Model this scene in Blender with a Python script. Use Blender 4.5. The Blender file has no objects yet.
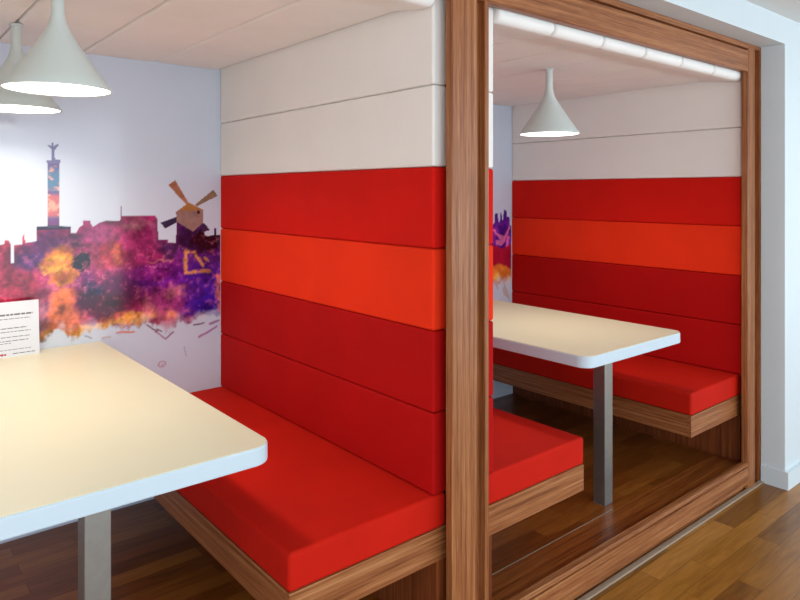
import bpy, bmesh, math, random
import numpy as np
from mathutils import Vector, Matrix
random.seed(7)
S = bpy.context.scene
COL = S.collection
Z0 = 0.553                      # height of the seat tops above the corridor floor
D = 1.4955                      # depth of the booths: front of the cushions to the back wall
PF = Z0 - 0.4448                # platform floor
PH = 0.25                       # height of one padded band
XA, XB0, XB1 = 0.0, 0.272, 2.0985   # faces of the padded backrests
SEATW = 0.50
CEIL = Z0 + 6 * PH + 0.003              # underside of the padded ceilings

def s2l(c):
    return tuple(((v / 12.92) if v <= 0.04045 else ((v + 0.055) / 1.055) ** 2.4) for v in c)
def hexc(h):
    return s2l(tuple(int(h[i:i + 2], 16) / 255 for i in (0, 2, 4)))

# ------------------------------------------------------------------ materials
def new_mat(name):
    m = bpy.data.materials.new(name); m.use_nodes = True
    nt = m.node_tree; b = nt.nodes['Principled BSDF']
    return m, nt, b
def node(nt, t, **kw):
    n = nt.nodes.new(t)
    for k, v in kw.items(): setattr(n, k, v)
    return n
def ramp(nt, stops):
    r = node(nt, 'ShaderNodeValToRGB'); e = r.color_ramp.elements
    while len(e) < len(stops): e.new(0.5)
    for el, (p, c) in zip(e, stops): el.position = p; el.color = (*c, 1)
    return r
def plain(name, col, rough=0.5, metal=0.0, coat=0.0, spec=0.5, var=0.04, scale=6.0, bump=0.0, bscale=200):
    m, nt, b = new_mat(name)
    tc = node(nt, 'ShaderNodeTexCoord')
    n = node(nt, 'ShaderNodeTexNoise'); n.inputs['Scale'].default_value = scale; n.inputs['Detail'].default_value = 3
    nt.links.new(tc.outputs['Object'], n.inputs['Vector'])
    r = ramp(nt, [(0.3, tuple(v * (1 - var) for v in col)), (0.7, tuple(min(1, v * (1 + var)) for v in col))])
    nt.links.new(n.outputs['Fac'], r.inputs['Fac']); nt.links.new(r.outputs['Color'], b.inputs['Base Color'])
    b.inputs['Roughness'].default_value = rough; b.inputs['Metallic'].default_value = metal
    b.inputs['Specular IOR Level'].default_value = spec
    b.inputs['Coat Weight'].default_value = coat
    if bump:
        n2 = node(nt, 'ShaderNodeTexNoise'); n2.inputs['Scale'].default_value = bscale; n2.inputs['Detail'].default_value = 2
        nt.links.new(tc.outputs['Object'], n2.inputs['Vector'])
        bp = node(nt, 'ShaderNodeBump'); bp.inputs['Strength'].default_value = bump; bp.inputs['Distance'].default_value = 0.002
        nt.links.new(n2.outputs['Fac'], bp.inputs['Height']); nt.links.new(bp.outputs['Normal'], b.inputs['Normal'])
    return m
def fabric(name, col, var=0.06, sheen=0.0):
    m = plain(name, col, rough=0.8, spec=0.15, var=var, scale=4.0, bump=0.25, bscale=450)
    m.node_tree.nodes['Principled BSDF'].inputs['Sheen Weight'].default_value = sheen
    return m
def wood(name, dark, mid, light, axis='X', rough=0.42, scale=1.0, spec=0.4):
    """Veneer with a straight grain along one axis."""
    m, nt, b = new_mat(name)
    tc = node(nt, 'ShaderNodeTexCoord'); mp = node(nt, 'ShaderNodeMapping')
    sc = {'X': (1.3, 85, 85), 'Y': (85, 1.3, 85), 'Z': (85, 85, 1.3)}[axis]
    mp.inputs['Scale'].default_value = tuple(v * scale for v in sc)
    nt.links.new(tc.outputs['Object'], mp.inputs['Vector'])
    n = node(nt, 'ShaderNodeTexNoise'); n.inputs['Scale'].default_value = 1.0; n.inputs['Detail'].default_value = 5; n.inputs['Roughness'].default_value = 0.6
    nt.links.new(mp.outputs['Vector'], n.inputs['Vector'])
    mp2 = node(nt, 'ShaderNodeMapping'); mp2.inputs['Scale'].default_value = tuple(v * scale * (4.5 if v > 5 else 8) for v in sc)
    nt.links.new(tc.outputs['Object'], mp2.inputs['Vector'])
    n2 = node(nt, 'ShaderNodeTexNoise'); n2.inputs['Scale'].default_value = 1.0; n2.inputs['Detail'].default_value = 2
    nt.links.new(mp2.outputs['Vector'], n2.inputs['Vector'])
    mx = node(nt, 'ShaderNodeMix', data_type='FLOAT'); mx.inputs['Factor'].default_value = 0.35
    nt.links.new(n.outputs['Fac'], mx.inputs['A']); nt.links.new(n2.outputs['Fac'], mx.inputs['B'])
    r = ramp(nt, [(0.36, dark), (0.5, mid), (0.65, light)])
    nt.links.new(mx.outputs['Result'], r.inputs['Fac']); nt.links.new(r.outputs['Color'], b.inputs['Base Color'])
    b.inputs['Roughness'].default_value = rough; b.inputs['Specular IOR Level'].default_value = spec
    bp = node(nt, 'ShaderNodeBump'); bp.inputs['Strength'].default_value = 0.12; bp.inputs['Distance'].default_value = 0.001
    nt.links.new(n2.outputs['Fac'], bp.inputs['Height']); nt.links.new(bp.outputs['Normal'], b.inputs['Normal'])
    return m
def planks(name, c1, c2, c3, length, width, rough, off=(0, 0, 0)):
    """Parquet boards running along x, each board its own tone."""
    m, nt, b = new_mat(name)
    tc = node(nt, 'ShaderNodeTexCoord'); mp = node(nt, 'ShaderNodeMapping'); mp.inputs['Location'].default_value = off
    nt.links.new(tc.outputs['Object'], mp.inputs['Vector'])
    br = node(nt, 'ShaderNodeTexBrick', offset=0.37, offset_frequency=2)
    br.inputs['Scale'].default_value = 1.0; br.inputs['Brick Width'].default_value = length; br.inputs['Row Height'].default_value = width
    br.inputs['Mortar Size'].default_value = 0.0009; br.inputs['Mortar Smooth'].default_value = 0.3; br.inputs['Bias'].default_value = 0.0
    br.inputs['Color1'].default_value = (0, 0, 0, 1); br.inputs['Color2'].default_value = (1, 1, 1, 1); br.inputs['Mortar'].default_value = (0.3, 0.3, 0.3, 1)
    nt.links.new(mp.outputs['Vector'], br.inputs['Vector'])
    # grain, shifted per board so it does not run across joints
    ad = node(nt, 'ShaderNodeVectorMath', operation='MULTIPLY_ADD')
    ad.inputs[1].default_value = (7.3, 3.1, 5.7)
    nt.links.new(br.outputs['Color'], ad.inputs[0]); nt.links.new(mp.outputs['Vector'], ad.inputs[2])
    mp2 = node(nt, 'ShaderNodeMapping'); mp2.inputs['Scale'].default_value = (3.5, 30, 30)
    nt.links.new(ad.outputs['Vector'], mp2.inputs['Vector'])
    n = node(nt, 'ShaderNodeTexNoise'); n.inputs['Scale'].default_value = 1; n.inputs['Detail'].default_value = 5; n.inputs['Distortion'].default_value = 1.6
    nt.links.new(mp2.outputs['Vector'], n.inputs['Vector'])
    mx = node(nt, 'ShaderNodeMix', data_type='FLOAT'); mx.inputs['Factor'].default_value = 0.6
    nt.links.new(br.outputs['Color'], mx.inputs['A']); nt.links.new(n.outputs['Fac'], mx.inputs['B'])
    r = ramp(nt, [(0.15, c1), (0.5, c2), (0.85, c3)])
    nt.links.new(mx.outputs['Result'], r.inputs['Fac'])
    dk = node(nt, 'ShaderNodeMix', data_type='RGBA', blend_type='MULTIPLY')
    dk.inputs['B'].default_value = (0.35, 0.3, 0.28, 1)
    nt.links.new(br.outputs['Fac'], dk.inputs['Factor']); nt.links.new(r.outputs['Color'], dk.inputs['A'])
    nt.links.new(dk.outputs['Result'], b.inputs['Base Color'])
    b.inputs['Roughness'].default_value = rough; b.inputs['Specular IOR Level'].default_value = 0.4
    bp = node(nt, 'ShaderNodeBump'); bp.inputs['Strength'].default_value = 0.15; bp.inputs['Distance'].default_value = 0.001
    nt.links.new(n.outputs['Fac'], bp.inputs['Height']); nt.links.new(bp.outputs['Normal'], b.inputs['Normal'])
    return m

M = {}
M['wall'] = plain('gloss_wall', hexc('CED8E8'), rough=0.12, spec=0.45, var=0.01)
M['white_paint'] = plain('white_paint', hexc('D0D9DD'), rough=0.55, var=0.01)
M['corridor_ceiling'] = plain('ceiling_paint', hexc('DADCDA'), rough=0.8, var=0.01)
M['white_fabric'] = fabric('white_fabric', hexc('EDE6E0'), var=0.02)
M['ceiling_fabric'] = fabric('ceiling_fabric', hexc('F3EFEA'), var=0.03)
M['red_bright'] = fabric('orange_red_fabric', hexc('E6300F'), var=0.05)
M['red'] = fabric('red_fabric', hexc('CE1408'), var=0.05)
M['red_dark'] = fabric('deep_red_fabric', hexc('AE0605'), var=0.05)
M['seat_red'] = fabric('seat_red_fabric', hexc('C01806'), var=0.07)
TEAK = (hexc('6C3818'), hexc('945830'), hexc('B27A4E'))
TEAK_D = (hexc('54260F'), hexc('783A1A'), hexc('965028'))
M['wood_x'] = wood('teak_veneer_x', *TEAK, axis='X')
M['wood_y'] = wood('teak_veneer_y', *TEAK, axis='Y')
M['wood_z'] = wood('teak_veneer_z', *TEAK, axis='Z')
M['panel_z'] = wood('dark_veneer_z', *TEAK_D, axis='Z')
M['trim_board'] = wood('dark_board_x', hexc('642F10'), hexc('8A4A1E'), hexc('A8642E'), axis='X', rough=0.3)
M['floor'] = planks('corridor_parquet', hexc('5C350C'), hexc('93601F'), hexc('BA8038'), 0.62, 0.09, 0.32)
M['booth_floor'] = planks('booth_parquet', hexc('572A0A'), hexc('864818'), hexc('AC6C2C'), 0.55, 0.075, 0.28, off=(0.13, 0.136, 0))
M['laminate'] = plain('cream_laminate', hexc('DAD8BF'), rough=0.38, var=0.012, scale=3)
M['edge_band'] = plain('white_edge_band', hexc('C6D5DF'), rough=0.4, var=0.01)
M['steel'] = plain('brushed_steel', hexc('9C9C98'), rough=0.38, metal=0.85, var=0.05, scale=30)
M['lamp_paint'] = plain('lamp_paint', hexc('CBD3CE'), rough=0.45, var=0.01)
M['paper'] = plain('card_paper', hexc('D8DEE8'), rough=0.6, var=0.01)
M['ink'] = plain('grey_ink', hexc('6A6C72'), rough=0.7)
M['ink_red'] = plain('red_ink', hexc('B0303C'), rough=0.7)
M['metal_strip'] = plain('satin_strip', hexc('9C8672'), rough=0.5)
m, nt, b = new_mat('lamp_glow'); b.inputs['Emission Color'].default_value = (1, 0.97, 0.92, 1); b.inputs['Emission Strength'].default_value = 4.0
b.inputs['Base Color'].default_value = (0.9, 0.9, 0.88, 1); M['glow'] = m
m, nt, b = new_mat('printed_vinyl')
ca = node(nt, 'ShaderNodeVertexColor', layer_name='ink'); nt.links.new(ca.outputs['Color'], b.inputs['Base Color'])
b.inputs['Roughness'].default_value = 0.13; b.inputs['Specular IOR Level'].default_value = 0.45; M['mural'] = m

# ------------------------------------------------------------------ mesh helpers
def finish(name, bm, mat, parent=None, smooth=True, wn=True):
    me = bpy.data.meshes.new(name); bm.normal_update(); bm.to_mesh(me); bm.free()
    o = bpy.data.objects.new(name, me); COL.objects.link(o)
    for mm in (mat if isinstance(mat, (list, tuple)) else [mat]): me.materials.append(mm)
    if smooth:
        for p in me.polygons: p.use_smooth = True
        if wn:
            w = o.modifiers.new('normals', 'WEIGHTED_NORMAL'); w.keep_sharp = True
    if parent is not None:
        o.parent = parent; o.matrix_parent_inverse = Matrix.Translation(-parent.location)
    return o
def add_box(bm, x0, x1, y0, y1, z0, z1, bev=0.0, seg=3):
    vs = [bm.verts.new((x, y, z)) for x in (x0, x1) for y in (y0, y1) for z in (z0, z1)]
    q = [(0, 1, 3, 2), (4, 6, 7, 5), (0, 4, 5, 1), (2, 3, 7, 6), (0, 2, 6, 4), (1, 5, 7, 3)]
    fs = [bm.faces.new([vs[i] for i in f]) for f in q]
    if bev:
        es = list({e for f in fs for e in f.edges})
        bmesh.ops.bevel(bm, geom=es, offset=bev, segments=seg, profile=0.5, affect='EDGES')
    return fs
def box(name, x0, x1, y0, y1, z0, z1, mat, parent=None, bev=0.0, seg=3):
    bm = bmesh.new(); add_box(bm, x0, x1, y0, y1, z0, z1, bev, seg)
    return finish(name, bm, mat, parent, smooth=bev > 0)
def prism(bm, pts, axis, a, b):
    """Extrude a closed 2D outline along an axis from a to b."""
    def P(u, v, w): return {'X': (w, u, v), 'Y': (u, w, v), 'Z': (u, v, w)}[axis]
    lo = [bm.verts.new(P(u, v, a)) for u, v in pts]; hi = [bm.verts.new(P(u, v, b)) for u, v in pts]
    n = len(pts)
    bm.faces.new(lo); bm.faces.new(hi[::-1])
    for k in range(n): bm.faces.new((lo[k], hi[k], hi[(k + 1) % n], lo[(k + 1) % n]))
    bmesh.ops.recalc_face_normals(bm, faces=bm.faces)
def lathe(bm, prof, seg=64, c=(0, 0, 0)):
    rings = []
    for r, z in prof:
        rings.append([bm.verts.new((c[0] + r * math.cos(2 * math.pi * k / seg), c[1] + r * math.sin(2 * math.pi * k / seg), c[2] + z)) for k in range(seg)])
    for a, bb in zip(rings, rings[1:]):
        for k in range(seg): bm.faces.new((a[k], a[(k + 1) % seg], bb[(k + 1) % seg], bb[k]))
    return rings
def thing(name, label, cat, loc, group=None):
    o = bpy.data.objects.new(name, None); COL.objects.link(o); o.location = loc; o.empty_display_size = 0.1
    o['label'] = label; o['category'] = cat
    if group: o['group'] = group
    return o
def struct(o):
    o['kind'] = 'structure'; return o

# ------------------------------------------------------------------ the setting
YC = -0.17                                   # front of the white corridor wall
struct(box('floor', -4.5, 6.0, -3.3, 0.0, -0.08, 0.0, M['floor']))
struct(box('floor_booth', -2.15, 2.30, -0.028, D, 0.0, PF, M['booth_floor']))
struct(box('wall_back', -2.6, 2.9, D, D + 0.12, 0.0, 2.33, M['wall']))
struct(box('wall_partition', 0.06, 0.18, -0.028, D, PF, 2.10, M['panel_z']))
struct(box('wall_end', 2.165, 2.205, -0.028, D, PF, 2.10, M['panel_z']))
struct(box('wall_left', -2.0, -1.83, -0.028, D, PF, 2.10, M['white_fabric']))
struct(box('ceiling_booth', -2.0, 2.205, -0.028, D, CEIL + 0.07, CEIL + 0.15, M['white_paint']))
bm = bmesh.new()
add_box(bm, 2.215, 6.0, YC, -0.058, 0.0, 2.45)
add_box(bm, -4.5, 2.215, YC, -0.058, 2.212, 2.45)
struct(finish('wall_front', bm, M['white_paint'], smooth=False))
struct(box('ceiling', -4.5, 6.0, -3.3, YC, 2.345, 2.45, M['corridor_ceiling']))
bm = bmesh.new()
prism(bm, [(2.2065, -0.06), (2.2065, -0.188), (6.0, -0.188), (6.0, YC), (2.215, YC), (2.215, -0.06)], 'Z', 0.0, 0.088)
struct(finish('baseboard_right', bm, M['white_paint'], smooth=False))
struct(box('trim_1', -2.0, 2.206, -0.074, -0.052, 0.0, 0.009, M['metal_strip'], bev=0.002, seg=2))
struct(box('floor_line', XB0, 1.17, 0.130, 0.134, PF - 0.001, PF + 0.0012, M['metal_strip']))  # thin pale line along the booth floor, stopping near the table leg
struct(box('trim_3', XB0, XB1, -0.0275, 0.128, PF - 0.001, PF + 0.0008, M['trim_board']))

# ------------------------------------------------------------------ the timber frame around the booth fronts
fr = thing('timber_portal', 'brown teak veneer frame with upright post around the booth openings', 'frame', (0.1, -0.045, 0.0))
YF, YB = -0.060, -0.029
ZB, ZT = Z0 - 0.418, Z0 + 1.519              # rail top / beam underside
o_ = 0.003
def post_profile():
    return [(0.0235, YB - 0.003), (0.0225, YF + o_), (0.0225 + o_, YF), (0.131 - o_, YF), (0.131, YF + o_), (0.131, YB - 0.004),
            (0.166, YB - 0.004), (0.166, YF + o_), (0.166 + o_, YF), (0.184 - o_, YF), (0.184, YF + o_), (0.184, YB - 0.003)]
bm = bmesh.new(); prism(bm, post_profile(), 'Z', 0.03, ZT + 0.06)
finish('post', bm, M['wood_z'], fr, smooth=False)
bm = bmesh.new()
prism(bm, [(2.057, YB), (2.057, YF + o_), (2.057 + o_, YF), (2.062, YF), (2.068, YF + 0.004), (2.074, YF), (2.137 - o_, YF), (2.137, YF + o_), (2.137, YB - 0.004), (2.205, YB - 0.004), (2.205, -0.056), (2.28, -0.056), (2.28, YB)], 'Z', 0.0, 2.195)
finish('jamb', bm, M['wood_z'], fr, smooth=False)
bm = bmesh.new()
prism(bm, [(YB, ZT), (YF + o_, ZT), (YF, ZT + o_), (YF, 2.174), (YF + o_, 2.177), (YB - 0.01, 2.177), (YB - 0.01, 2.184), (YF - 0.002, 2.184), (YF - 0.004, 2.186), (YF - 0.004, 2.195), (-0.056, 2.195), (-0.056, 2.26), (YB, 2.26)], 'X', -2.0, 2.057)
box('corner_filler', 2.057, 2.28, -0.056, YB, 2.195, 2.26, M['wood_x'], fr)
finish('top_beam', bm, M['wood_x'], fr, smooth=False)
def rail(x0, x1):
    bm = bmesh.new()
    prism(bm, [(YB, ZB), (YF + 0.006, ZB), (YF, ZB - 0.004), (YF, ZB - 0.013), (YF + 0.010, ZB - 0.014), (YF + 0.010, ZB - 0.019), (YF, ZB - 0.021), (YF, 0.034), (YF + o_, 0.031), (YF + 0.02, 0.031), (YF + 0.02, 0.0), (YB, 0.0)], 'X', x0, x1)
    return finish('bottom_rail', bm, M['wood_x'], fr, smooth=False)
rail(0.182, 2.057); rail(-2.0, 0.021)
box('joint_block', 0.021, 0.182, YF + 0.02, YB, 0.0, 0.03, M['wood_z'], fr)

# ------------------------------------------------------------------ padded backrests, benches, padded ceilings
ROWS = [('red_dark', 'deep red band'), ('red_dark', 'deep red band'), ('red_bright', 'bright orange red band'), ('red', 'red band'), ('white_fabric', 'off white band'), ('white_fabric', 'off white band')]
def backrest(x_face, x_back, label, yf=0.0):
    t = thing('padded_backrest', label, 'backrest', ((x_face + x_back) / 2, D / 2, Z0), 'padded booth backrests')
    for k, (mk, lab) in enumerate(ROWS):
        o = box('pad', min(x_face, x_back), max(x_face, x_back), yf, D - 0.001, Z0 + k * PH + 0.0006, (Z0 + (k + 1) * PH - 0.0006 if k < 5 else CEIL + 0.03), M[mk], t, bev=0.0085, seg=4)
        o['label'] = lab
    return t
backrest(XA, 0.059, 'red and white banded padded backrest left of the timber post, facing the near table')
backrest(XB0, 0.181, 'padded backrest behind the post, only a thin red and white edge showing')
backrest(XB1, 2.164, 'red and white banded padded backrest at the far right, behind the far table', -0.010)

def bench(x_face, side, label):
    xe = x_face + side * SEATW
    t = thing('booth_bench', label, 'bench', ((x_face + xe) / 2, D / 2, Z0 - 0.2), 'booth benches')
    a, b = sorted((x_face + side * -0.055, xe))
    lo, hi = sorted((x_face, xe))
    c = box('seat_cushion', lo if side < 0 else a, hi if side > 0 else b, -0.002, D - 0.001, Z0 - 0.1025, Z0 - 0.0006, M['seat_red'], t, bev=0.012, seg=4)
    c['label'] = 'red seat cushion'
    wx0, wx1 = lo + (0.002 if side < 0 else -0.055), hi - (0.002 if side > 0 else -0.055)
    z0, z1 = Z0 - 0.1025 - 0.0986, Z0 - 0.1025
    box('seat_base', wx0, wx1, 0.019, D - 0.001, z0, z1, M['wood_y'], t, bev=0.001, seg=1)
    box('end_board', wx0, wx1, -0.001, 0.0186, z0, z1, M['wood_x'], t, bev=0.001, seg=1)
    px = sorted((x_face - side * 0.012, x_face - side * 0.058))
    box('support_panel', px[0], px[1], 0.10, D - 0.001, PF, Z0 - 0.2013, M['panel_z'], t)
    box('support_panel', px[0], px[1], 0.0, 0.098, PF, Z0 - 0.2013, M['panel_z'], t)
    return t
bench(XA, -1, 'large red cushioned bench on wooden base in the foreground, under the near table')
bench(XB0, 1, 'red cushioned bench just right of the timber post, mostly hidden by it')
bench(XB1, -1, 'red cushioned bench at the far right, behind the far table')

def padded_ceiling(x0, x1, label):
    t = thing('padded_ceiling', label, 'ceiling panels', ((x0 + x1) / 2, D / 2, CEIL), 'padded booth ceilings')
    w = (x1 - x0) / 6
    for k in range(6):
        a, b = x0 + k * w + 0.002, x0 + (k + 1) * w - 0.002
        # outline from front to back: the front end is fuller and hangs a little lower
        pr = [(D - 0.001, CEIL + 0.068), (-0.012, CEIL + 0.068)]
        pr += [(-0.022 + 0.028 * (1 - math.cos(q)), CEIL + 0.004 - 0.028 * math.sin(q)) for q in np.linspace(0, math.pi / 2, 7)]
        pr += [(y, CEIL - 0.024 * (1 - ((y - 0.006) / 0.19) ** 2 * (3 - 2 * (y - 0.006) / 0.19))) for y in (0.04, 0.07, 0.10, 0.13, 0.16)]
        pr += [(0.196, CEIL), (D - 0.001, CEIL)]
        bm = bmesh.new(); n = len(pr); rings = []
        for x, ins in ((a, 0.014), (a + 0.004, 0.005), (a + 0.014, 0.0), (b - 0.014, 0.0), (b - 0.004, 0.005), (b, 0.014)):
            ring = []
            for y, z in pr:
                top = z > CEIL + 0.06
                ring.append(bm.verts.new((x, y + (ins if y < 0 else 0), z if top else z + ins)))
            rings.append(ring)
        for r0, r1 in zip(rings, rings[1:]):
            for j in range(n): bm.faces.new((r0[j], r1[j], r1[(j + 1) % n], r0[(j + 1) % n]))
        bm.faces.new(rings[0]); bm.faces.new(rings[-1][::-1])
        bmesh.ops.recalc_face_normals(bm, faces=bm.faces)
        finish('ceiling_pad', bm, M['ceiling_fabric'], t)
    return t
padded_ceiling(-1.828, XA, 'off white padded ceiling over the near booth at upper left')
padded_ceiling(XB0, XB1, 'off white padded ceiling over the far booth, seen through the frame')

# ------------------------------------------------------------------ tables
def table(xc, label):
    W2, yf, yb, zt, th = 0.374, 0.006, 1.493, Z0 + 0.2905, 0.0468
    t = thing('booth_table', label, 'table', (xc, D / 2, PF), 'booth tables')
    def outline(r, inset=0.0):
        pts = []
        x0, x1, y0, y1 = xc - W2 + inset, xc + W2 - inset, yf + inset, yb - (0 if inset == 0 else 0.0)
        r -= inset
        for cx, cy, a0 in ((x1 - r, y0 + r, -90), (x0 + r, y0 + r, 180)):
            if a0 == 180:
                arc = [(cx + r * math.cos(math.radians(a)), cy + r * math.sin(math.radians(a))) for a in np.linspace(270, 180, 13)]
            else:
                arc = [(cx + r * math.cos(math.radians(a)), cy + r * math.sin(math.radians(a))) for a in np.linspace(0, -90, 13)]
            pts += arc
        return pts + [(x0, y1), (x1, y1)]
    bm = bmesh.new(); prism(bm, outline(0.055, 0.003), 'Z', zt - 0.003, zt)
    finish('tabletop', bm, M['laminate'], t, smooth=False)['label'] = 'cream laminate top'
    bm = bmesh.new()
    rings = []
    for ins, z in ((0.004, zt - th), (0.001, zt - th + 0.001), (0.0, zt - th + 0.004), (0.0, zt - 0.006), (0.001, zt - 0.0032), (0.0028, zt - 0.0018), (0.0028, zt - 0.0032)):
        rings.append([bm.verts.new((x, y, z)) for x, y in outline(0.055, ins)])
    n = len(rings[0])
    for a, b_ in zip(rings, rings[1:]):
        for k in range(n): bm.faces.new((a[k], a[(k + 1) % n], b_[(k + 1) % n], b_[k]))
    bm.faces.new(rings[0]); bm.faces.new(rings[-1])
    bmesh.ops.recalc_face_normals(bm, faces=bm.faces)
    finish('edge_band', bm, M['edge_band'], t, smooth=False)['label'] = 'pale bluish white edge and underside'
    lx = xc + (0.019 if xc > 0 else -0.003)
    leg = box('leg', lx - 0.030, lx + 0.030, 0.168, 0.228, PF + 0.004, zt - th, M['steel'], t, bev=0.003, seg=2)
    leg['label'] = 'square brushed steel leg'
    box('foot_plate', lx - 0.029, lx + 0.029, 0.169, 0.227, PF, PF + 0.004, M['ink'], leg)
    return t
table(-0.908, 'near cream table with pale blue edge at left, a white card standing on it')
table(1.1803, 'far cream table on square steel leg, right of the timber post')

# ------------------------------------------------------------------ pendant lamps
def lamp(label, loc):
    t = thing('pendant_lamp', label, 'lamp', loc, 'cone pendant lamps')
    x, y, z = loc                                     # z: the rim
    H = CEIL - z
    outer = [(0.1415, 0.0), (0.1415, 0.003), (0.118, 0.035), (0.095, 0.069), (0.072, 0.104), (0.052, 0.134), (0.036, 0.160), (0.0255, 0.181), (0.0195, 0.203), (0.0170, 0.225), (0.0160, H - 0.006)]
    inner = [(0.0140, 0.20), (0.024, 0.172), (0.050, 0.130), (0.092, 0.067), (0.130, 0.010), (0.1385, 0.0)]
    bm = bmesh.new(); lathe(bm, outer, 72, loc)
    r2 = lathe(bm, inner, 72, loc)
    bmesh.ops.remove_doubles(bm, verts=bm.verts, dist=1e-6)
    # close the rim
    lo = sorted([v for v in bm.verts if abs(v.co.z - z) < 1e-6], key=lambda v: math.atan2(v.co.y - y, v.co.x - x))
    oi = [v for v in lo if (v.co.xy - Vector((x, y))).length > 0.140]; ii = [v for v in lo if (v.co.xy - Vector((x, y))).length < 0.140]
    for k in range(72): bm.faces.new((oi[k], ii[k], ii[(k + 1) % 72], oi[(k + 1) % 72]))
    bmesh.ops.recalc_face_normals(bm, faces=bm.faces)
    finish('lamp_shade', bm, M['lamp_paint'], t, wn=False)
    bm = bmesh.new(); lathe(bm, [(0.0001, 0.0025), (0.1350, 0.0025), (0.1350, 0.0045), (0.0001, 0.0045)], 72, loc)
    finish('diffuser', bm, M['glow'], t, smooth=False)['label'] = 'glowing white diffuser'
    bm = bmesh.new(); lathe(bm, [(0.0162, H - 0.008), (0.021, H - 0.006), (0.021, H + 0.0004), (0.0001, H + 0.0004)], 40, loc)
    finish('ceiling_cap', bm, M['lamp_paint'], t, wn=False)
    L = bpy.data.lights.new('bulb', 'AREA'); L.shape = 'DISK'; L.size = 0.13; L.energy = LAMP_W; L.color = (1.0, 0.86, 0.66); L.spread = math.radians(150)
    lo_ = bpy.data.objects.new('bulb', L); COL.objects.link(lo_); lo_.location = (x, y, z + 0.001)
    lo_.parent = t; lo_.matrix_parent_inverse = Matrix.Translation(-Vector(loc))
    return t
LAMP_W = 2.5
ZL = Z0 + 1.208
lamp('large white cone pendant lamp nearest the viewer at upper left', (-0.909, 0.565, ZL))
lamp('white cone pendant lamp at the left edge, partly hidden behind the nearer one', (-0.914, 1.135, ZL))
lamp('white cone pendant lamp over the far table, seen through the frame', (1.18, 0.475, ZL - 0.014))

# ------------------------------------------------------------------ card on the near table
ZTAB = Z0 + 0.2905
cx0, cx1, cy = -0.993, -0.783, 1.430
t = thing('table_card', 'white printed card standing on the near table at the left edge', 'card', ((cx0 + cx1) / 2, cy + 0.02, ZTAB))
lean = 0.022; hgt = 0.208
bm = bmesh.new()
th = 0.0012
pr = [(cy, ZTAB), (cy - th, ZTAB), (cy + lean - th, ZTAB + hgt), (cy + lean, ZTAB + hgt)]
prism(bm, pr, 'X', cx0, cx1); finish('card_front', bm, M['paper'], t, smooth=False)
bm = bmesh.new(); prism(bm, [(cy + lean, ZTAB + hgt), (cy + lean + 0.0012, ZTAB + hgt), (cy + 0.0615, ZTAB), (cy + 0.060, ZTAB)], 'X', cx0, cx1)
finish('card_back', bm, M['paper'], t, smooth=False)
def on_card(bm, u0, u1, v, h):
    """A bar of small print: u across the card, v up it, as fractions."""
    def P(u, w): return (cx0 + u * (cx1 - cx0), cy - th - 0.0003 + lean * w, ZTAB + hgt * w)
    w0, w1 = v - h / 2, v + h / 2
    bm.faces.new([bm.verts.new(P(*q)) for q in ((u0, w0), (u1, w0), (u1, w1), (u0, w1))])
rr = random.Random(3)
def print_rows(name, rows):
    bm = bmesh.new()
    for v, h, u0, u_end in rows:
        u = u0
        while u < u_end:
            w = rr.uniform(0.035, 0.10); on_card(bm, u, min(u + w, u_end), v, h); u += w + 0.014
    finish(name, bm, M['ink'], t, smooth=False)
print_rows('heading', ((0.845, 0.014, 0.08, 0.30), (0.765, 0.030, 0.08, 0.90), (0.69, 0.012, 0.08, 0.86)))
for row in ((0.52, 0.015, 0.08, 0.80), (0.455, 0.012, 0.08, 0.86), (0.36, 0.012, 0.08, 0.84), (0.29, 0.013, 0.08, 0.82), (0.25, 0.011, 0.08, 0.55), (0.13, 0.010, 0.08, 0.86)):
    print_rows('text_row', (row,))
print_rows('footer_text', ((0.055, 0.014, 0.08, 0.28),)); print_rows('footer_text', ((0.055, 0.014, 0.56, 0.92),))
bm = bmesh.new(); on_card(bm, 0.36, 0.41, 0.05, 0.036); on_card(bm, 0.42, 0.455, 0.05, 0.03)
finish('printed_mark', bm, M['ink_red'], t, smooth=False)

# ------------------------------------------------------------------ wall murals
def vnoise(x, y, seed):
    rs = np.random.RandomState(seed); T = rs.rand(64, 64)
    xi = np.floor(x).astype(int); yi = np.floor(y).astype(int); fx = x - xi; fy = y - yi
    fx = fx * fx * (3 - 2 * fx); fy = fy * fy * (3 - 2 * fy)
    g = lambda a, b: T[a % 64, b % 64]
    return (g(xi, yi) * (1 - fx) + g(xi + 1, yi) * fx) * (1 - fy) + (g(xi, yi + 1) * (1 - fx) + g(xi + 1, yi + 1) * fx) * fy
def fbm(x, y, s, seed, octs=4):
    v = 0; a = 0.5; t = 0
    for k in range(octs):
        v = v + a * vnoise(x * s * 2 ** k, y * s * 2 ** k, seed + k); t += a; a *= 0.55
    return v / t
def inside(X, Y, poly):
    r = np.zeros(X.shape, bool); n = len(poly)
    for k in range(n):
        (x0, y0), (x1, y1) = poly[k], poly[(k + 1) % n]
        if y0 == y1: continue
        c = ((Y >= y0) != (Y >= y1)) & (X < (x1 - x0) * (Y - y0) / (y1 - y0) + x0)
        r ^= c
    return r
def interp(X, pts):
    return np.interp(X, [p[0] for p in pts], [p[1] for p in pts])
def ss(a, b, v):
    t = np.clip((v - a) / (b - a), 0, 1); return t * t * (3 - 2 * t)
def blend(C, w, col):
    c = np.array(hexc(col)); return C * (1 - w[..., None]) + c * w[..., None]
def seg_dist(X, Z, a, b):
    ax, az = a; bx, bz = b; dx, dz = bx - ax, bz - az
    t = np.clip(((X - ax) * dx + (Z - az) * dz) / (dx * dx + dz * dz), 0, 1)
    return np.hypot(X - ax - t * dx, Z - az - t * dz)
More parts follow.
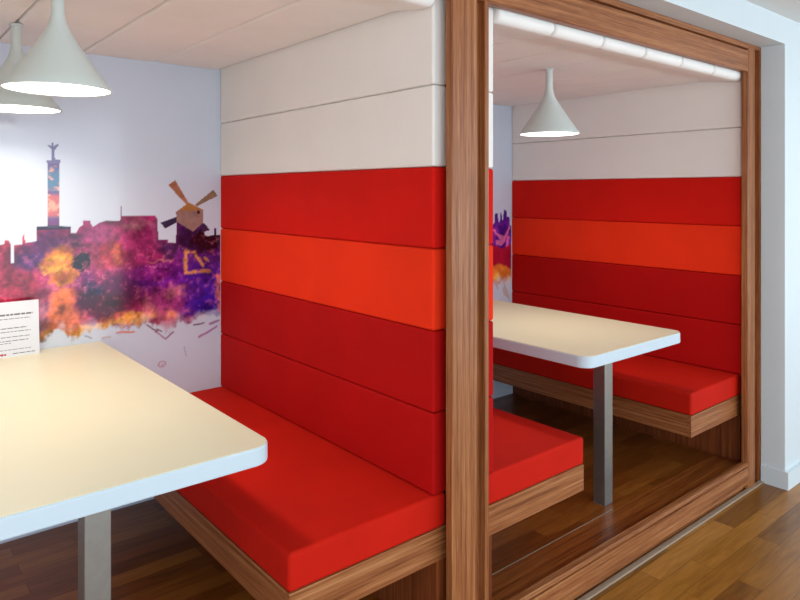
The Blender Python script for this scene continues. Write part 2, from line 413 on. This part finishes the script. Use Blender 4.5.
def mural_mesh(name, X, Z, C, A):
    wallc = np.array(hexc('CED8E8'))
    C = C * A[..., None] + wallc * (1 - A[..., None])
    ny, nx = X.shape
    F = (A[:-1, :-1] > 0.02) | (A[1:, :-1] > 0.02) | (A[:-1, 1:] > 0.02) | (A[1:, 1:] > 0.02)
    idx = np.arange(nx * ny).reshape(ny, nx)
    q = np.stack([idx[:-1, :-1][F], idx[:-1, 1:][F], idx[1:, 1:][F], idx[1:, :-1][F]], 1)
    used = np.unique(q); remap = -np.ones(nx * ny, int); remap[used] = np.arange(len(used))
    co = np.stack([X.ravel()[used], np.full(len(used), D - 0.0012), Z.ravel()[used]], 1)
    me = bpy.data.meshes.new(name); me.from_pydata(co.tolist(), [], remap[q].tolist())
    at = me.color_attributes.new('ink', 'FLOAT_COLOR', 'POINT')
    cc = np.concatenate([C.reshape(-1, 3)[used], np.ones((len(used), 1))], 1).astype(np.float32)
    at.data.foreach_set('color', cc.ravel()); me.materials.append(M['mural'])
    o = bpy.data.objects.new(name, me); COL.objects.link(o); return o
def gridxz(x0, x1, z0, z1, st):
    return np.meshgrid(np.linspace(x0, x1, int((x1 - x0) / st) + 1), np.linspace(z0, z1, int((z1 - z0) / st) + 1))

SKY = [(-1.80, 1.22), (-1.62, 1.22), (-1.62, 1.30), (-1.55, 1.30), (-1.55, 1.24), (-1.38, 1.24), (-1.36, 1.33), (-1.22, 1.33), (-1.22, 1.25), (-1.05, 1.26), (-0.935, 1.267), (-0.908, 1.27), (-0.895, 1.273), (-0.891, 1.289), (-0.878, 1.286), (-0.872, 1.272), (-0.8715, 1.198), (-0.8605, 1.197), (-0.8595, 1.267), (-0.833, 1.268), (-0.829, 1.31), (-0.824, 1.309), (-0.822, 1.274), (-0.7805, 1.279), (-0.78, 1.324), (-0.7875, 1.33), (-0.787, 1.338), (-0.74, 1.338), (-0.699, 1.337), (-0.6545, 1.333), (-0.654, 1.325), (-0.6625, 1.317), (-0.662, 1.307), (-0.635, 1.306), (-0.622, 1.33), (-0.6085, 1.338), (-0.608, 1.357), (-0.581, 1.356), (-0.577, 1.341), (-0.569, 1.329), (-0.545, 1.345), (-0.517, 1.354), (-0.459, 1.351), (-0.457, 1.372), (-0.4565, 1.415), (-0.4530, 1.415), (-0.4525, 1.372), (-0.309, 1.371), (-0.2965, 1.351), (-0.296, 1.263), (-0.253, 1.261), (-0.25, 1.248), (-0.2145, 1.244), (-0.211, 1.348), (-0.148, 1.319), (-0.09, 1.326), (-0.076, 1.274), (-0.063, 1.269), (-0.0315, 1.273), (-0.03, 1.306), (-0.022, 1.305), (-0.02, 1.272), (0.03, 1.276)]
BOT = [(-1.8, 0.93), (-1.5, 0.88), (-1.2, 0.92), (-0.935, 0.924), (-0.772, 0.894), (-0.743, 0.894), (-0.71, 0.907), (-0.631, 0.878), (-0.596, 0.894), (-0.549, 0.9), (-0.5, 0.898), (-0.422, 0.868), (-0.379, 0.883), (-0.344, 0.894), (-0.3, 0.866), (-0.25, 0.839), (-0.218, 0.843), (-0.204, 0.872), (-0.167, 0.85), (-0.119, 0.872), (-0.095, 0.878), (-0.049, 0.882), (0.03, 0.894)]
SHAFT = [(-0.74, 1.33), (-0.74, 1.589), (-0.7435, 1.593), (-0.7435, 1.605), (-0.6945, 1.607), (-0.6945, 1.595), (-0.699, 1.59), (-0.699, 1.33)]
STATUE = [(-0.729, 1.602), (-0.726, 1.646), (-0.741, 1.664), (-0.738, 1.668), (-0.726, 1.659), (-0.727, 1.673), (-0.724, 1.681), (-0.72, 1.673), (-0.721, 1.659), (-0.704, 1.674), (-0.700, 1.669), (-0.716, 1.645), (-0.7165, 1.625), (-0.711, 1.602)]
CAP = [(-0.153, 1.428), (-0.085, 1.392), (-0.085, 1.333), (-0.134, 1.293), (-0.211, 1.341), (-0.214, 1.386)]
BLADES = [([(-0.25, 1.508), (-0.217, 1.529), (-0.155, 1.425), (-0.167, 1.419)], 'A0684E'), ([(-0.035, 1.487), (-0.014, 1.458), (-0.115, 1.409), (-0.124, 1.418)], '8A7058'),
          ([(-0.285, 1.339), (-0.264, 1.311), (-0.209, 1.339), (-0.209, 1.364)], '2A2A4A'), ([(-0.09, 1.336), (-0.076, 1.326), (-0.051, 1.297), (-0.095, 1.285)], '3A2448')]

def near_mural():
    X, Z = gridxz(-1.80, -0.0005, 0.66, 1.70, 0.0036)
    wx = X + 0.055 * (fbm(X, Z, 11, 1) - 0.5) + 0.040 * (fbm(X, Z, 42, 5) - 0.5)
    wz = Z + 0.055 * (fbm(X, Z, 11, 11) - 0.5) + 0.040 * (fbm(X, Z, 42, 15) - 0.5)
    n1 = fbm(X, Z, 16, 21, 5); n2 = fbm(X, Z, 55, 31, 4)
    rg = 1 - np.abs(2 * fbm(X + 0.03 * n2, Z + 0.03 * n1, 22, 51, 5) - 1)      # ridges: pigment edges
    rg2 = 1 - np.abs(2 * fbm(X + 0.05 * n1, Z * 1.4, 13, 57, 5) - 1)
    C = np.zeros(X.shape + (3,)) + np.array(hexc('94265F'))
    C = blend(C, ss(-0.32, -0.12, wx), '5A2284')
    C = blend(C, ss(-0.72, -0.86, wx), 'B83858')
    def blob(x, z, rx, rz, col, s=1.0, soft=0.45):
        nonlocal C
        d = np.hypot((wx - x) / rx, (wz - z) / rz)
        C = blend(C, s * ss(1 + soft, 1 - soft, d + 0.5 * (n1 - 0.5)), col)
    for a in [(-0.874, 1.151, .085, .09, 'B02E5C', .8), (-0.857, 1.051, .094, .092, 'B02848', .8), (-0.794, 1.21, .065, .040, '4A2A70', .9), (-0.73, 1.275, .06, .035, '6A2C7C', .8), (-0.64, 1.285, .03, .03, '3A1A40', .9),
              (-0.521, 1.229, .085, .10, 'C23E78', .9), (-0.56, 1.30, .06, .04, 'A03A78', .8), (-0.500, 1.206, .05, .055, 'C03040', .9), (-0.48, 1.21, .02, .035, 'E8704A', .7),
              (-0.375, 1.335, .085, .034, '8E4864', .95), (-0.41, 1.325, .045, .014, 'B07880', .5), (-0.353, 1.25, .03, .085, '8A2460', .9), (-0.300, 1.30, .028, .05, '7A3A5C', .9), (-0.27, 1.24, .05, .03, '6A2A5C', .8),
              (-0.417, 1.071, .12, .075, '5C1054', .9), (-0.561, 1.02, .085, .075, '3A0C34', .95), (-0.50, 0.985, .10, .05, '5A0E30', .8), (-0.604, 1.12, .05, .04, '6E1C68', .8), (-0.56, 1.09, .03, .03, '3A2A7A', .6),
              (-0.28, 1.178, .06, .008, 'D88A8A', .5), (-0.264, 1.10, .13, .06, '6A1A8C', .95), (-0.33, 1.12, .09, .03, '8A1E7C', .8), (-0.148, 1.28, .07, .07, '2C1850', .98), (-0.235, 1.215, .045, .035, '33204E', .9), (-0.07, 1.235, .065, .055, '1C0818', .97),
              (-0.09, 1.09, .09, .05, '4A1C98', .9), (-0.06, 0.97, .10, .075, '38189A', .95), (-0.264, 0.989, .085, .067, '9C3878', .85), (-0.22, 1.03, .05, .03, 'B8687C', .7), (-0.255, 0.89, .075, .055, 'B85C72', .85), (-0.24, 0.905, .04, .03, 'D88A5C', .7), (-0.38, 0.95, .05, .05, '8A2450', .8), (-0.33, 0.945, .03, .05, 'C87878', .5),
              (-0.751, 0.985, .075, .06, 'A87088', .85), (-0.80, 1.01, .022, .03, '3A5A9A', .8),
              (-0.561, 0.908, .20, .020, 'E8A83C', .95), (-0.40, 0.915, .08, .035, 'E49A48', .9), (-0.66, 0.905, .10, .025, 'EBA63A', .9), (-0.50, 0.935, .06, .02, 'D0582E', .6),
              (-0.684, 1.041, .042, .085, 'E8743A', .95), (-0.677, 0.95, .060, .050, 'D8704A', .9), (-0.69, 1.10, .07, .018, 'D85C8C', .8),
              (-0.119, 0.870, .06, .028, 'B0507A', .8), (-0.12, 0.86, .03, .018, 'D88AA8', .7)]:
        blob(*a)
    blob(-0.690, 1.170, .064, .078, 'EC8C2C', 1.0, .2); blob(-0.70, 1.165, .055, .012, 'F8C048', .6); blob(-0.69, 1.21, .05, .012, 'F0B83A', .5); blob(-0.70, 1.13, .045, .012, 'E0602A', .6); blob(-0.68, 1.175, .03, .01, 'D8582A', .6)
    blob(-0.604, 1.183, .034, .034, '24102E', 1.0, .2)
    # the glowing square on the right: broken brush marks
    for a, b_, wd in (((-0.168, 1.112), (-0.166, 1.205), .017), ((-0.17, 1.104), (-0.058, 1.105), .014), ((-0.16, 1.20), (-0.125, 1.195), .012), ((-0.118, 1.180), (-0.085, 1.132), .013), ((-0.075, 1.165), (-0.058, 1.152), .010)):
        w = ss(wd, wd * .2, seg_dist(X + .22 * (wx - X), Z + .22 * (wz - Z), a, b_) + 0.022 * np.clip(n2 - .42, 0, 1) + .012 * (n1 - .5)); C = blend(C, w * 0.9, 'EC9C56')
    C = blend(C, ss(0.024, 0.006, seg_dist(wx, wz, (-0.02, 1.08), (0.0, 0.93))) * 0.7, 'E07858')
    body = ss(1.36, 1.20, Z) * ss(0.88, 0.95, Z)
    C = blend(C, ss(0.955, 0.995, rg) * 0.45 * body * ss(.40, .55, fbm(X, Z, 6, 63)), 'E68AA0')
    C = blend(C, ss(0.95, 0.99, rg2) * 0.55 * body * ss(.52, .40, fbm(X, Z, 7, 67)), '40103C')
    C = blend(C, ss(0.62, 0.72, n2) * 0.20 * body, 'D86878'); C = blend(C, ss(0.40, 0.30, n2) * 0.22 * body, '3C1048')
    n1c = np.clip((n1 - 0.5) * 2.0 + 0.5, 0, 1); n2c = np.clip((n2 - 0.5) * 1.5 + 0.5, 0, 1)
    C = C * (0.40 + 1.0 * n1c)[..., None] * (0.66 + 0.66 * n2c)[..., None]
    # silhouette
    top = interp(X, SKY)
    A = ss(0.0018, -0.0018, Z - top)
    bot = interp(X, BOT) + 0.035 * (fbm(X, X * 0, 30, 41) - 0.5) + 0.04 * (n1 - 0.5) + 0.02 * (n2 - .5)
    A = A * ss(-0.006, 0.012, wz * 0.5 + Z * 0.5 - bot) * (1 - 0.55 * ss(0.05, 0.0, Z - bot) * ss(.4, .6, n1))
    # column with its statue
    m = inside(X, Z, SHAFT); s = inside(X, Z, STATUE)
    cc = np.zeros_like(C) + np.array(hexc('584E86'))
    cc = blend(cc, ss(1.46, 1.50, Z + .05 * (n1 - .5)) * ss(1.59, 1.54, Z), '50789C'); cc = blend(cc, ss(1.475, 1.455, Z) * ss(1.365, 1.385, Z), 'C06068')
    cc = blend(cc, ss(.5, .7, n2) * .8 * ss(1.36, 1.38, Z) * ss(1.60, 1.55, Z), 'F0A890'); cc = blend(cc, ss(1.38, 1.35, Z), '6A2A70')
    cc = blend(cc, ss(1.588, 1.594, Z), '6C6494')
    C = np.where((m | s)[..., None], cc, C); A = np.where(m | s, 0.95, A)
    # plinth cornice
    pl = (X > -0.7875) & (X < -0.654) & (Z > 1.322) & (Z < 1.339); C = np.where(pl[..., None], np.array(hexc('2E1C40')), C)
    # windmill
    for poly, col in BLADES:
        q = inside(X, Z, poly); c = np.array(hexc(col)) * (0.6 + 0.9 * n2)[..., None]; C = np.where(q[..., None], c, C); A = np.where(q, 1, A)
    q = inside(X, Z, CAP)
    c = np.zeros_like(C) + np.array(hexc('94746C')); c = blend(c, ss(1.385, 1.395, Z + 0.3 * np.abs(X + 0.153) * 0), 'A87440'); c = blend(c, ss(.5, .7, n1) * .6, '6E5A62'); c = blend(c, ss(0.010, 0.006, np.hypot(X + 0.108, Z - 1.382)), '301818')
    C = np.where(q[..., None], c * (0.8 + 0.4 * n2)[..., None], C); A = np.where(q, 1, A)
    # loose strokes and specks below
    for a, b_, wd, col in (((-0.345, 0.885), (-0.300, 0.850), .006, '6A3048'), ((-0.31, 0.850), (-0.262, 0.812), .004, 'A03060'), ((-0.262, 0.812), (-0.225, 0.842), .005, '7A3058'), ((-0.30, 0.862), (-0.28, 0.85), .006, '6A2A40'),
                           ((-0.105, 0.802), (-0.020, 0.838), .007, 'A860A0'), ((-0.05, 0.858), (-0.01, 0.866), .009, '9A5A9A'), ((-0.13, 0.86), (-0.08, 0.865), .006, '5A2A60'), ((-0.60, 0.871), (-0.575, 0.862), .005, '8A96B8'), ((-0.53, 0.858), (-0.50, 0.855), .006, 'C0B8A8'),
                           ((-0.47, 0.875), (-0.40, 0.865), .006, 'D86A3A'), ((-0.175, 0.765), (-0.165, 0.725), .003, 'A8A4BC')):
        d = seg_dist(X + 0.01 * (n1 - .5), Z + 0.02 * (n1 - .5), a, b_); w = ss(wd, wd * 0.4, d); C = blend(C, w * (A < 0.5), col); A = np.maximum(A, w * 0.85)
    d = np.hypot((X + 0.278) / 1.3, Z - 0.703); w = np.maximum(ss(.0045, .001, np.abs(d - 0.012)), ss(.006, .003, np.hypot(X + .276, Z - .700))); C = blend(C, w * (A < .5), 'C88098'); A = np.maximum(A, w * .7)
    o = mural_mesh('wall_mural', X, Z, C, np.clip(A, 0, 1))
    o['label'] = 'large watercolour skyline mural with column and windmill on the white wall behind the near table'; o['category'] = 'mural'; o['group'] = 'skyline murals'
near_mural()

def far_mural():
    X, Z = gridxz(0.28, 2.0935, 0.70, 1.42, 0.006)
    n1 = fbm(X, Z, 14, 61); n2 = fbm(X, Z, 40, 71, 3)
    sky = [(0.28, 1.22), (0.5, 1.22), (0.5, 1.30), (0.6, 1.30), (0.6, 1.2), (0.85, 1.2), (0.88, 1.34), (1.0, 1.34), (1.0, 1.22), (1.3, 1.22), (1.32, 1.28), (1.5, 1.28), (1.5, 1.2), (1.70, 1.2), (1.72, 1.26), (1.85, 1.26), (1.905, 1.26), (1.925, 1.27), (1.932, 1.335), (1.958, 1.335), (1.964, 1.28), (1.978, 1.275), (1.984, 1.335), (1.996, 1.34), (2.0, 1.29), (2.012, 1.29), (2.018, 1.36), (2.045, 1.35), (2.05, 1.31), (2.075, 1.31), (2.078, 1.25), (2.0935, 1.25)]
    top = interp(X, sky); A = ss(0.004, -0.004, Z - top)
    wz = Z + 0.10 * (fbm(X, Z, 12, 81) - 0.5)
    C = np.zeros(X.shape + (3,)) + np.array(hexc('4A1884'))
    C = blend(C, ss(1.30, 1.22, wz) * ss(.45, .6, n1), '7A2AA0')
    C = blend(C, ss(1.125, 1.105, wz), 'B01838'); C = blend(C, ss(0.995, 0.97, wz), 'EE8030'); C = blend(C, ss(.35, .55, n1) * ss(0.97, 0.92, wz), 'F4BE60')
    for x, z, L, an in ((1.92, 1.22, .09, -.6), (1.97, 1.19, .1, -.3), (2.02, 1.17, .07, .7), (2.05, 1.11, .03, 1.4), (1.95, 1.14, .08, .3), (1.2, 1.1, .2, .4), (0.8, 1.1, .2, -.4)):
        C = blend(C, ss(.016, .006, seg_dist(X, wz, (x, z), (x + L * math.cos(an), z + L * math.sin(an)))) * .9, 'E070B0')
    C = C * (0.6 + 0.8 * n1)[..., None]
    A = A * ss(0.84, 0.93, wz - 0.06 * (n2 - .5))
    st = ss(.62, .70, fbm(X + Z * .5, Z * .25, 40, 91, 2)) * ss(0.70, 0.78, Z) * ss(0.95, 0.88, Z) * .6
    C = blend(C, st * (A < .3), 'A0988C'); A = np.maximum(A, st)
    o = mural_mesh('wall_mural', X, Z, C, np.clip(A, 0, 1))
    o['label'] = 'narrow glimpse of purple, red and orange mural above the far table, beside the post'; o['category'] = 'mural'; o['group'] = 'skyline murals'
far_mural()

# ------------------------------------------------------------------ daylight
W = bpy.data.worlds.new('world'); S.world = W; W.use_nodes = True
bg = W.node_tree.nodes['Background']; bg.inputs['Color'].default_value = (0.84, 0.93, 1.0, 1); bg.inputs['Strength'].default_value = 1.65
L = bpy.data.lights.new('window_daylight', 'AREA'); L.shape = 'RECTANGLE'; L.size = 7.0; L.size_y = 1.9; L.energy = 36; L.color = (0.58, 0.82, 1.0)
lo_ = bpy.data.objects.new('window_daylight', L); COL.objects.link(lo_); lo_.location = (1.4, -3.25, 1.25); lo_.rotation_euler = (math.radians(90), 0, 0)

# ------------------------------------------------------------------ camera
cam = bpy.data.cameras.new('camera'); co = bpy.data.objects.new('camera', cam); COL.objects.link(co)
co.location = (-1.361, -1.4786, 0.9222 + Z0); co.rotation_euler = (math.radians(90), 0, math.radians(-39.7623))
cam.sensor_width = 36.0; cam.lens = 663.017 * 36 / 800; cam.shift_y = -(300 - 192.168) / 800
cam.clip_start = 0.02
S.camera = co
vs = S.view_settings; vs.view_transform = 'Standard'; vs.look = 'None'; vs.gamma = 1.0; vs.use_curve_mapping = False; vs.exposure = 0.42
